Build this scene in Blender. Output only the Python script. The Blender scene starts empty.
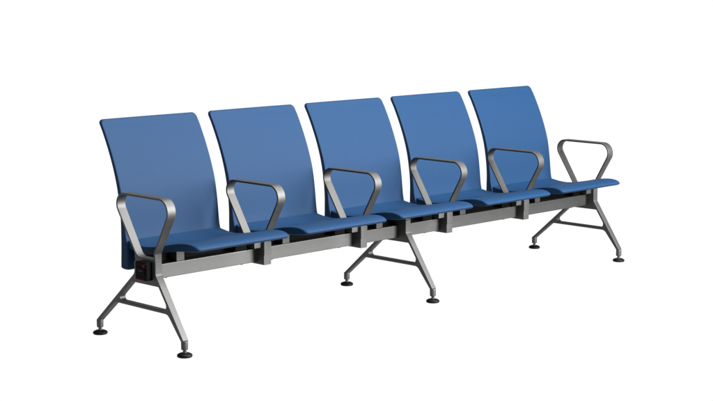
import bpy, bmesh, math
from mathutils import Vector, Matrix

scene = bpy.context.scene
COL = scene.collection
PITCH = 0.6          # distance from one armrest to the next
SEATS = 5

# ------------------------------------------------------------------ materials
def new_mat(name):
    m = bpy.data.materials.new(name)
    m.use_nodes = True
    nt = m.node_tree
    return m, nt, nt.nodes["Principled BSDF"]

def link_noise(nt, scale, detail=4.0, stretch=None):
    tc = nt.nodes.new("ShaderNodeTexCoord")
    mp = nt.nodes.new("ShaderNodeMapping")
    if stretch:
        mp.inputs["Scale"].default_value = stretch
    nz = nt.nodes.new("ShaderNodeTexNoise")
    nz.inputs["Scale"].default_value = scale
    nz.inputs["Detail"].default_value = detail
    nt.links.new(tc.outputs["Object"], mp.inputs["Vector"])
    nt.links.new(mp.outputs["Vector"], nz.inputs["Vector"])
    return nz

def ramp(nt, src, lo, hi, p0=0.3, p1=0.7):
    r = nt.nodes.new("ShaderNodeValToRGB")
    r.color_ramp.elements[0].position = p0
    r.color_ramp.elements[1].position = p1
    r.color_ramp.elements[0].color = (*lo, 1)
    r.color_ramp.elements[1].color = (*hi, 1)
    nt.links.new(src.outputs["Fac"], r.inputs["Fac"])
    return r

def bump(nt, b, src, strength, dist):
    bp = nt.nodes.new("ShaderNodeBump")
    bp.inputs["Strength"].default_value = strength
    bp.inputs["Distance"].default_value = dist
    nt.links.new(src.outputs["Fac"], bp.inputs["Height"])
    nt.links.new(bp.outputs["Normal"], b.inputs["Normal"])

def mat_blue():
    m, nt, b = new_mat("blue_polyurethane")
    big = link_noise(nt, 110.0, 6.0)
    r = ramp(nt, big, (0.0012, 0.0132, 0.0385), (0.0016, 0.0148, 0.0425))
    nt.links.new(r.outputs["Color"], b.inputs["Base Color"])
    fine = link_noise(nt, 260.0, 2.0)
    bump(nt, b, fine, 0.18, 0.0006)
    b.inputs["Roughness"].default_value = 0.66
    b.inputs["Specular IOR Level"].default_value = 0.105
    return m

def mat_metal(name, col, rough=0.36):
    m, nt, b = new_mat(name)
    nz = link_noise(nt, 14.0, 3.0, (1.0, 3.0, 3.0))
    r = ramp(nt, nz, [c * 0.98 for c in col], [c * 1.02 for c in col])
    nt.links.new(r.outputs["Color"], b.inputs["Base Color"])
    b.inputs["Metallic"].default_value = 0.9
    b.inputs["Specular IOR Level"].default_value = 0.2
    rr = ramp(nt, nz, (rough - 0.012,) * 3, (rough + 0.012,) * 3)
    nt.links.new(rr.outputs["Color"], b.inputs["Roughness"])
    return m

def mat_plain(name, col, rough, spec=0.3):
    m, nt, b = new_mat(name)
    nz = link_noise(nt, 25.0, 2.0)
    r = ramp(nt, nz, [c * 0.85 for c in col], [c * 1.15 for c in col])
    nt.links.new(r.outputs["Color"], b.inputs["Base Color"])
    b.inputs["Roughness"].default_value = rough
    b.inputs["Specular IOR Level"].default_value = spec
    return m

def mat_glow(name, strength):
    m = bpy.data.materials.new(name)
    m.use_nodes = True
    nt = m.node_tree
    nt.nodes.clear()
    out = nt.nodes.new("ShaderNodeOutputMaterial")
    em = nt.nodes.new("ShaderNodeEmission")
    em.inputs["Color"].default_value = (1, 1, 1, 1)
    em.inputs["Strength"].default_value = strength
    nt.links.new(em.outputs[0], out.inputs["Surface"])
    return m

BLUE = mat_blue()
ALU = mat_metal("satin_aluminium", (0.055, 0.055, 0.0545), 0.56)
BEAM = mat_metal("satin_beam_aluminium", (0.061, 0.061, 0.0605), 0.46)
STEEL = mat_metal("zinc_steel", (0.07, 0.07, 0.07), 0.35)
BLACK = mat_plain("black_plastic", (0.0009, 0.0009, 0.001), 0.55, 0.03)
RUBBER = mat_plain("black_rubber", (0.0018, 0.0018, 0.0018), 0.5, 0.08)
RED = mat_plain("red_plastic", (0.085, 0.0042, 0.0042), 0.5, 0.02)
DULLRED = mat_plain("dull_red_plastic", (0.015, 0.0008, 0.001), 0.5, 0.02)
GREY = mat_plain("grey_print", (0.03, 0.03, 0.033), 0.5, 0.02)
WHITE = mat_glow("white_glowing_floor", 1.02)  # floor and backdrop are white by added emission, so no shadows show

# ------------------------------------------------------------------ helpers
def finish(name, bm_or_mesh, mat, parent=None, angle=35, hard=False):
    if isinstance(bm_or_mesh, bmesh.types.BMesh):
        me = bpy.data.meshes.new(name)
        bm_or_mesh.to_mesh(me)
        bm_or_mesh.free()
    else:
        me = bm_or_mesh
        me.name = name
    me.materials.clear()
    me.materials.append(mat)
    for p in me.polygons:
        p.use_smooth = True
    me.set_sharp_from_angle(angle=math.radians(angle))
    o = bpy.data.objects.new(name, me)
    COL.objects.link(o)
    if parent:
        o.parent = parent
    if hard:
        md = o.modifiers.new("weighted_normals", "WEIGHTED_NORMAL")
        md.weight = 100
        md.keep_sharp = True
    return o

def copy_part(o, parent, dx):
    """copy of a part and of its sub-parts, moved along the beam"""
    c = o.copy()
    COL.objects.link(c)
    c.parent = parent
    c.location = o.location + Vector((dx, 0, 0))
    for ch in o.children:
        d = ch.copy()
        COL.objects.link(d)
        d.parent = c
    return c

def round_poly(pts, n=8):
    """pts: (y, z, radius) -> polyline with filleted corners"""
    out = []
    N = len(pts)
    for i in range(N):
        p = Vector(pts[i][:2]); r = pts[i][2]
        a = Vector(pts[i - 1][:2]); b = Vector(pts[(i + 1) % N][:2])
        if r <= 0:
            out.append((p.x, p.y)); continue
        u = (a - p); v = (b - p)
        lu, lv = u.length, v.length
        u.normalize(); v.normalize()
        ang = u.angle(v)
        t = r / math.tan(ang / 2)
        t = min(t, lu * 0.49 if pts[i - 1][2] > 0 else lu * 0.98, lv * 0.49 if pts[(i + 1) % N][2] > 0 else lv * 0.98)
        rr = t * math.tan(ang / 2)
        c = p + (u + v).normalized() * (rr / math.sin(ang / 2))
        s = p + u * t; e = p + v * t
        a0 = math.atan2(s.y - c.y, s.x - c.x); a1 = math.atan2(e.y - c.y, e.x - c.x)
        d = (a1 - a0 + math.pi) % (2 * math.pi) - math.pi
        for k in range(n + 1):
            q = a0 + d * k / n
            out.append((c.x + rr * math.cos(q), c.y + rr * math.sin(q)))
    return out

def plate_mesh(loops, half_w, bev, res=2):
    """outlines in the (y, z) plane, extruded along x with rounded edges"""
    cu = bpy.data.curves.new("outline", "CURVE")
    cu.dimensions = "2D"
    cu.fill_mode = "BOTH"
    cu.extrude = half_w - bev
    cu.bevel_depth = bev
    cu.bevel_resolution = res
    cu.offset = -bev
    for lp in loops:
        s = cu.splines.new("POLY")
        s.points.add(len(lp) - 1)
        for q, (a, b) in zip(s.points, lp):
            q.co = (a, b, 0, 1)
        s.use_cyclic_u = True
    ob = bpy.data.objects.new("outline", cu)
    COL.objects.link(ob)
    bpy.context.view_layer.update()
    dg = bpy.context.evaluated_depsgraph_get()
    me = bpy.data.meshes.new_from_object(ob.evaluated_get(dg))
    bpy.data.objects.remove(ob)
    bpy.data.curves.remove(cu)
    me.transform(Matrix(((0, 0, 1, 0), (1, 0, 0, 0), (0, 1, 0, 0), (0, 0, 0, 1))))
    return me

def add_box(bm, x0, x1, y0, y1, z0, z1, bev=0.0, seg=2):
    r = bmesh.ops.create_cube(bm, size=1)
    vs = r["verts"]
    for v in vs:
        v.co = Vector(((x0 + x1) / 2 + v.co.x * (x1 - x0), (y0 + y1) / 2 + v.co.y * (y1 - y0),
                       (z0 + z1) / 2 + v.co.z * (z1 - z0)))
    if bev > 0:
        es = list({e for v in vs for e in v.link_edges})
        bmesh.ops.bevel(bm, geom=es, offset=bev, segments=seg, profile=0.5, affect="EDGES")

def box(x0, x1, y0, y1, z0, z1, bev=0.0, seg=2):
    bm = bmesh.new()
    add_box(bm, x0, x1, y0, y1, z0, z1, bev, seg)
    return bm

def add_lathe(bm, cx, cy, prof, n=32):
    rings = []
    for r, z in prof:
        if r < 1e-6:
            rings.append([bm.verts.new((cx, cy, z))])
        else:
            rings.append([bm.verts.new((cx + r * math.cos(2 * math.pi * k / n),
                                        cy + r * math.sin(2 * math.pi * k / n), z)) for k in range(n)])
    for a, b in zip(rings, rings[1:]):
        for k in range(n):
            k2 = (k + 1) % n
            if len(a) == 1 and len(b) == 1:
                continue
            if len(a) == 1:
                bm.faces.new((a[0], b[k2], b[k]))
            elif len(b) == 1:
                bm.faces.new((a[k], a[k2], b[0]))
            else:
                bm.faces.new((a[k], a[k2], b[k2], b[k]))
    bmesh.ops.recalc_face_normals(bm, faces=bm.faces[:])

def interp(tab, t):
    """smooth (Catmull-Rom) lookup of a table of tuples on t in 0..1"""
    n = len(tab) - 1
    f = min(max(t, 0), 1) * n
    i = min(int(f), n - 1)
    u = f - i
    p0 = tab[max(i - 1, 0)]; p1 = tab[i]; p2 = tab[i + 1]; p3 = tab[min(i + 2, n)]
    return tuple(0.5 * ((2 * b) + (-a + c) * u + (2 * a - 5 * b + 4 * c - d) * u * u + (-a + 3 * b - 3 * c + d) * u ** 3)
                 for a, b, c, d in zip(p0, p1, p2, p3))

def slices(hw, edge, corner, kmin, n_in=14, n_ed=9):
    """x stations with the thickness factor of each, dense near the two rounded ends"""
    xs = {}
    def thick(x):
        e = max(0.0, x - (hw - edge)) / edge
        return 1.0 - (1.0 - kmin) * (1.0 - math.sqrt(max(0.0, 1.0 - e * e)))
    st = [(hw - corner) * 2 * k / n_in for k in range(n_in // 2 + 1)]
    st += [hw - corner * (1 - math.sin(math.pi / 2 * k / n_ed)) for k in range(1, n_ed + 1)]
    st += [hw - edge * (1 - math.sin(math.pi / 2 * k / 7)) for k in range(0, 8)]
    for x in st:
        x = round(x, 6)
        xs[x] = thick(x); xs[-x] = thick(x)
    return sorted(xs.items())

def loft(rings):
    bm = bmesh.new()
    vr = [[bm.verts.new(p) for p in r] for r in rings]
    n = len(vr[0])
    for a, b in zip(vr, vr[1:]):
        for k in range(n):
            bm.faces.new((a[k], a[(k + 1) % n], b[(k + 1) % n], b[k]))
    bm.faces.new(vr[0]); bm.faces.new(list(reversed(vr[-1])))
    bmesh.ops.remove_doubles(bm, verts=bm.verts[:], dist=1e-6)
    bmesh.ops.recalc_face_normals(bm, faces=bm.faces[:])
    return bm

# ------------------------------------------------------------------ the setting
def make_floor():
    bm = bmesh.new()
    n = 96
    prof = [(0.0, 0.0), (4, 0.0), (10, 0.0), (14.0, 0.0)]
    for k in range(1, 13):                      # the self-lit floor curves up into a round backdrop
        a = math.pi / 2 * k / 12
        prof.append((14.0 + 3.0 * math.sin(a), 3.0 - 3.0 * math.cos(a)))
    prof.append((17.0, 4.2))
    add_lathe(bm, 1.5, 0.0, prof, n)
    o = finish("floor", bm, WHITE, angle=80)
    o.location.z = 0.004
    o["kind"] = "structure"
    return o
make_floor()

# ------------------------------------------------------------------ the bench
bench = bpy.data.objects.new("seating_bench", None)
COL.objects.link(bench)
bench["label"] = "long airport waiting bench of five blue seats with grey metal armrests on three legs"
bench["category"] = "bench"

# beam ---------------------------------------------------------------
bm = box(0.004, 2.996, -0.138, -0.078, 0.292, 0.352, 0.003, 2)
beam = finish("beam", bm, BEAM, bench, hard=True)
bolt_bm = bmesh.new()
add_lathe(bolt_bm, 0, 0, [(0, -0.0075), (0.007, -0.0075), (0.008, -0.005), (0.008, 0.0), (0, 0.0)], 18)
first = None
for x in (0.096, 0.514, 0.691, 1.111, 1.70, 1.89, 2.306, 2.50, 2.88):
    if first is None:
        first = finish("bolt", bolt_bm, STEEL, beam)
        first.location = (x, -0.108, 0.2925)
    else:
        c = first.copy(); COL.objects.link(c); c.parent = beam; c.location = (x, -0.108, 0.2925)

# seat ---------------------------------------------------------------
TOP = [(0.108, 0.430), (0.063, 0.4215), (0.020, 0.4155), (-0.025, 0.4130), (-0.075, 0.4175), (-0.125, 0.4260),
       (-0.175, 0.4360), (-0.230, 0.4480), (-0.285, 0.4565), (-0.330, 0.4590), (-0.362, 0.4555), (-0.380, 0.4490), (-0.3885, 0.4405)]
BOT = [(0.108, 0.396), (0.063, 0.388), (0.020, 0.383), (-0.025, 0.381), (-0.075, 0.386), (-0.125, 0.396),
       (-0.175, 0.406), (-0.230, 0.416), (-0.285, 0.422), (-0.330, 0.4255), (-0.362, 0.4285), (-0.380, 0.4330), (-0.3885, 0.4405)]

def make_seat():
    HW, R, E, KMIN = 0.253, 0.020, 0.007, 0.74
    rings = []
    N = 44
    for x, k in slices(HW, E, R, KMIN):
        d = max(0.0, abs(x) - (HW - R))
        inset = R - math.sqrt(max(0.0, R * R - d * d))
        ring = []
        dish = 0.0035 * (1 - (x / HW) ** 2)
        def pt(y, z, zm):
            s = (0.108 - y) / 0.4965
            yy = y + inset * s ** 3
            return (x, yy, zm + (z - zm) * k - dish * math.sin(math.pi * min(1, max(0, s))) )
        for i in range(N + 1):
            t = i / N
            a = interp(TOP, t); b = interp(BOT, t)
            zm = 0.6 * a[1] + 0.4 * b[1]
            ring.append(pt(a[0], a[1], zm))
        for i in range(N - 1, -1, -1):
            t = i / N
            a = interp(TOP, t); b = interp(BOT, t)
            zm = 0.6 * a[1] + 0.4 * b[1]
            ring.append(pt(b[0], b[1], zm))
        rings.append(ring)
    return finish("seat", loft(rings), BLUE, bench, 70, True)

seat = make_seat()
seat.location = (PITCH / 2, 0, 0)
pan_bm = bmesh.new()
add_box(pan_bm, -0.236, 0.236, -0.098, 0.062, 0.3535, 0.3935, 0.002)
add_box(pan_bm, 0.15, 0.215, -0.146, -0.02, 0.3560, 0.404, 0.002)
finish("support_pan", pan_bm, BLACK, seat, hard=True)
arm_bm = box(-0.168, -0.125, -0.139, 0.05, 0.3525, 0.408, 0.003)
finish("support_arm", arm_bm, ALU, seat, hard=True)

# backrest -----------------------------------------------------------
FRONT = [(0.0760, 0.2965), (0.0745, 0.34), (0.0775, 0.39), (0.0900, 0.43), (0.0965, 0.48), (0.1020, 0.53), (0.1090, 0.58), (0.1185, 0.63),
         (0.1330, 0.68), (0.1510, 0.73), (0.1715, 0.78), (0.1945, 0.83), (0.2200, 0.88), (0.2470, 0.928)]
BACK = [(0.1290, 0.2965), (0.1275, 0.34), (0.1250, 0.39), (0.1235, 0.43), (0.1230, 0.48), (0.1265, 0.53), (0.1335, 0.58), (0.1425, 0.63),
        (0.1555, 0.68), (0.1720, 0.73), (0.1920, 0.78), (0.2150, 0.83), (0.2405, 0.88), (0.2675, 0.928)]

def make_backrest():
    HW, R, E, KMIN = 0.2608, 0.018, 0.006, 0.70
    rings = []
    N = 60
    z0, z1 = 0.2965, 0.930
    for x, k in slices(HW, E, R, KMIN):
        d = max(0.0, abs(x) - (HW - R))
        inset = R - math.sqrt(max(0.0, R * R - d * d))
        lo, hi = z0 + inset * 0.45, z1 - inset
        front, back = [], []
        for i in range(N + 1):
            # denser near both ends so that the rims round off
            t = 0.5 - 0.5 * math.cos(math.pi * i / N)
            z = lo + (hi - lo) * t
            f = interp(FRONT, (z - z0) / (0.928 - z0))[0]
            b = interp(BACK, (z - z0) / (0.928 - z0))[0]
            m = 0.5 * (f + b)
            rim = min(z - lo, hi - z) / 0.007
            kk = k * (math.sqrt(max(0.0, 1 - (1 - min(1, rim)) ** 2)) * 0.95 + 0.05)
            curve = -0.004 * (x / HW) ** 2 + 0.002
            front.append((x, m + (f - m) * kk + curve, z))
            back.append((x, m + (b - m) * kk + curve, z))
        rings.append(front + back[::-1])
    return finish("backrest", loft(rings), BLUE, bench, 70, True)

backrest = make_backrest()
backrest.location = (PITCH / 2, 0, 0)
bm = bmesh.new()
add_box(bm, -0.205, 0.205, -0.02, 0.078, 0.302, 0.352, 0.006)
finish("back_bracket", bm, BLACK, backrest)
for k in range(1, SEATS):
    copy_part(seat, bench, k * PITCH)
    copy_part(backrest, bench, k * PITCH)

# armrest ------------------------------------------------------------
T = 0.0088
def arm_loops():
    so, si = 0.644, -0.575
    zt, zb = 0.643, 0.374
    def yb(z): return 0.062 + (z - 0.571) * so
    def yf(z): return -0.277 + (z - 0.565) * si
    outer = [(yb(zt), zt, 0.050), (yf(zt), zt, 0.056), (yf(0.409), 0.409, 0.012), (-0.1875, zb, 0.004), (-0.050, zb, 0.004), (yb(0.398), 0.398, 0.02)]
    hb = T * math.sqrt(1 + so * so); hf = T * math.sqrt(1 + si * si)
    zi = zt - T; zj = zb + T + 0.002
    inner = [(yb(zi) - hb, zi, 0.041), (yf(zi) + hf, zi, 0.047), (yf(0.413) + hf, 0.413, 0.02), (-0.1785, zj, 0.006), (yb(zj) - hb, zj, 0.045)]
    return [round_poly(outer, 14), round_poly(inner, 14)]
def make_armrest(narrow):
    me = plate_mesh(arm_loops(), 0.0218, 0.0022, 2)
    for v in me.vertices:                       # the end ones narrow to the width of the leg plate
        v.co.x *= 1.0 - narrow * min(1.0, max(0.0, (0.470 - v.co.z) / 0.085))
    return finish("armrest", me, ALU, bench, 40, True)
armrest = make_armrest(0.195)
copy_part(armrest, bench, SEATS * PITCH)
armrest = make_armrest(0.07)
armrest.location = (PITCH, 0, 0)
for k in range(2, SEATS):
    copy_part(armrest, bench, (k - 1) * PITCH)

# brackets that carry the armrests between the seats -----------------
bm = bmesh.new()
add_box(bm, -0.0208, 0.0208, -0.1860, -0.055, 0.2835, 0.3296, 0.0010)
add_box(bm, -0.0208, 0.0208, -0.1882, -0.056, 0.3299, 0.3830, 0.0010)
add_box(bm, -0.064, -0.0224, -0.172, -0.07, 0.3600, 0.4020, 0.002)
bracket = finish("armrest_bracket", bm, ALU, bench, hard=True)
bracket.location = (PITCH, 0, 0)
for k in range(2, SEATS):
    copy_part(bracket, bench, (k - 1) * PITCH)

# leg frames ---------------------------------------------------------
def make_leg():
    outer = [(-0.0590, 0.3825, 0.004), (-0.0445, 0.3600, 0.03), (-0.0450, 0.313, 0.03), (0.2420, 0.0650, 0.006), (0.2220, 0.0650, 0.004),
             (0.1000, 0.1670, 0.040), (-0.2600, 0.1670, 0.035), (-0.3410, 0.0680, 0.004),
             (-0.3605, 0.0680, 0.006), (-0.1880, 0.3200, 0.02), (-0.1880, 0.3825, 0.004)]
    inner = [(-0.0190, 0.2725, 0.010), (0.0860, 0.1800, 0.0135), (-0.2690, 0.1800, 0.020), (-0.2040, 0.2735, 0.008)]
    me = plate_mesh([round_poly(outer, 10), round_poly(inner, 12)], 0.0178, 0.0030, 3)
    for v in me.vertices:                       # the limbs narrow towards the floor
        t = min(1.0, max(0.0, (0.30 - v.co.z) / 0.235))
        v.co.x *= 1.0 - 0.20 * t
    bm = bmesh.new()
    bm.from_mesh(me)
    for cy in (0.231, -0.349):
        add_lathe(bm, 0, cy, [(0, 0.0335), (0.0115, 0.0335), (0.0142, 0.0365), (0.0145, 0.050), (0.0145, 0.0660), (0.0132, 0.0695), (0.0090, 0.0718), (0, 0.0725)], 32)
    return finish("leg_frame", bm, ALU, bench, 40, True)
leg = make_leg()
first = None
for cy in (0.231, -0.349):
    if first is None:
        fb = bmesh.new()
        add_lathe(fb, 0, 0, [(0, 0.004), (0.0290, 0.004), (0.0310, 0.0060), (0.0320, 0.0100), (0.0316, 0.0130), (0.0285, 0.0165), (0.0210, 0.0200), (0.0120, 0.0222), (0, 0.0222)], 40)
        first = finish("foot", fb, RUBBER, leg, 50)
        sb = bmesh.new()
        add_lathe(sb, 0, 0, [(0, 0.0212), (0.0095, 0.0212), (0.0090, 0.026), (0.0066, 0.028), (0.0062, 0.040), (0, 0.040)], 24)
        stem = finish("foot_stem", sb, STEEL, leg, 40)
        first.location = stem.location = (0, cy, 0)
    else:
        for o in (first, stem):
            c = o.copy(); COL.objects.link(c); c.parent = leg; c.location = (0, cy, 0)
for dx in (2.5 * PITCH, 5 * PITCH):
    copy_part(leg, bench, dx)
bm = box(2.940, 2.9818, -0.170, -0.07, 0.3600, 0.402, 0.002)
finish("support_arm", bm, ALU, bench, hard=True)
bm = box(1.4830, 1.5170, -0.1868, -0.06, 0.3815, 0.400, 0.002)
finish("top_block", bm, ALU, bench, hard=True)

# power outlet on the outer face of the near leg ---------------------
bm = box(-0.050, -0.0170, -0.169, -0.094, 0.297, 0.374, 0.004, 3)
outlet = finish("power_outlet", bm, BLACK, bench, hard=True)
def face(name, y0, y1, z0, z1, m, d=0.0015):
    return finish(name, box(-0.050 - d, -0.0495, y0, y1, z0, z1, 0.0004, 1), m, outlet)
face("switch", -0.161, -0.146, 0.354, 0.365, RED, 0.003)
face("indicator_light", -0.1665, -0.1635, 0.367, 0.3705, GREY)
face("socket_cover", -0.160, -0.101, 0.322, 0.349, BLACK, 0.0022)
face("side_mark", -0.1085, -0.1045, 0.334, 0.340, DULLRED, 0.0030)
face("red_strip", -0.156, -0.103, 0.3005, 0.310, DULLRED)
bm = bmesh.new()
y = -0.1165
for w in (0.005, 0.004, 0.006, 0.004, 0.005):
    add_box(bm, -0.0530, -0.0521, y - w, y, 0.3345, 0.3395)
    y -= w + 0.0016
finish("printed_mark", bm, GREY, outlet)

# ------------------------------------------------------------------ light
w = bpy.data.worlds.new("World")
scene.world = w
w.use_nodes = True
bg = w.node_tree.nodes["Background"]
bg.inputs["Color"].default_value = (1, 1, 1, 1)
bg.inputs["Strength"].default_value = 0.15

def softbox(name, loc, target, sx, sy, power):
    l = bpy.data.lights.new(name, "AREA")
    l.shape = "RECTANGLE"; l.size = sx; l.size_y = sy; l.energy = power
    l.color = (1.0, 0.995, 0.985)
    o = bpy.data.objects.new(name, l)
    COL.objects.link(o)
    o.location = loc
    o.rotation_euler = (Vector(target) - Vector(loc)).to_track_quat("-Z", "Y").to_euler()
    return o
softbox("key_softbox", (3.1, -4.4, 2.3), (0.8, 0.0, 0.6), 2.0, 3.8, 1850)
softbox("top_softbox", (1.5, -0.9, 4.2), (1.5, 0.0, 0.4), 4.5, 2.0, 600)

# ------------------------------------------------------------------ camera
cam = bpy.data.cameras.new("camera")
co = bpy.data.objects.new("camera", cam)
COL.objects.link(co)
cam.sensor_fit = "HORIZONTAL"
cam.sensor_width = 36.0
cam.lens = 36.0 * 1541.41 / 713.0
cam.clip_end = 500
yaw, pit = 0.78603, -0.144395
f = Vector((math.sin(yaw) * math.cos(pit), math.cos(yaw) * math.cos(pit), math.sin(pit)))
co.location = (-3.82839, -5.15909, 1.53446)
co.rotation_euler = f.to_track_quat("-Z", "Y").to_euler()
scene.camera = co

scene.view_settings.view_transform = "Standard"
scene.view_settings.look = "None"
scene.view_settings.exposure = 0
scene.view_settings.gamma = 1
scene.cycles.use_denoising = True
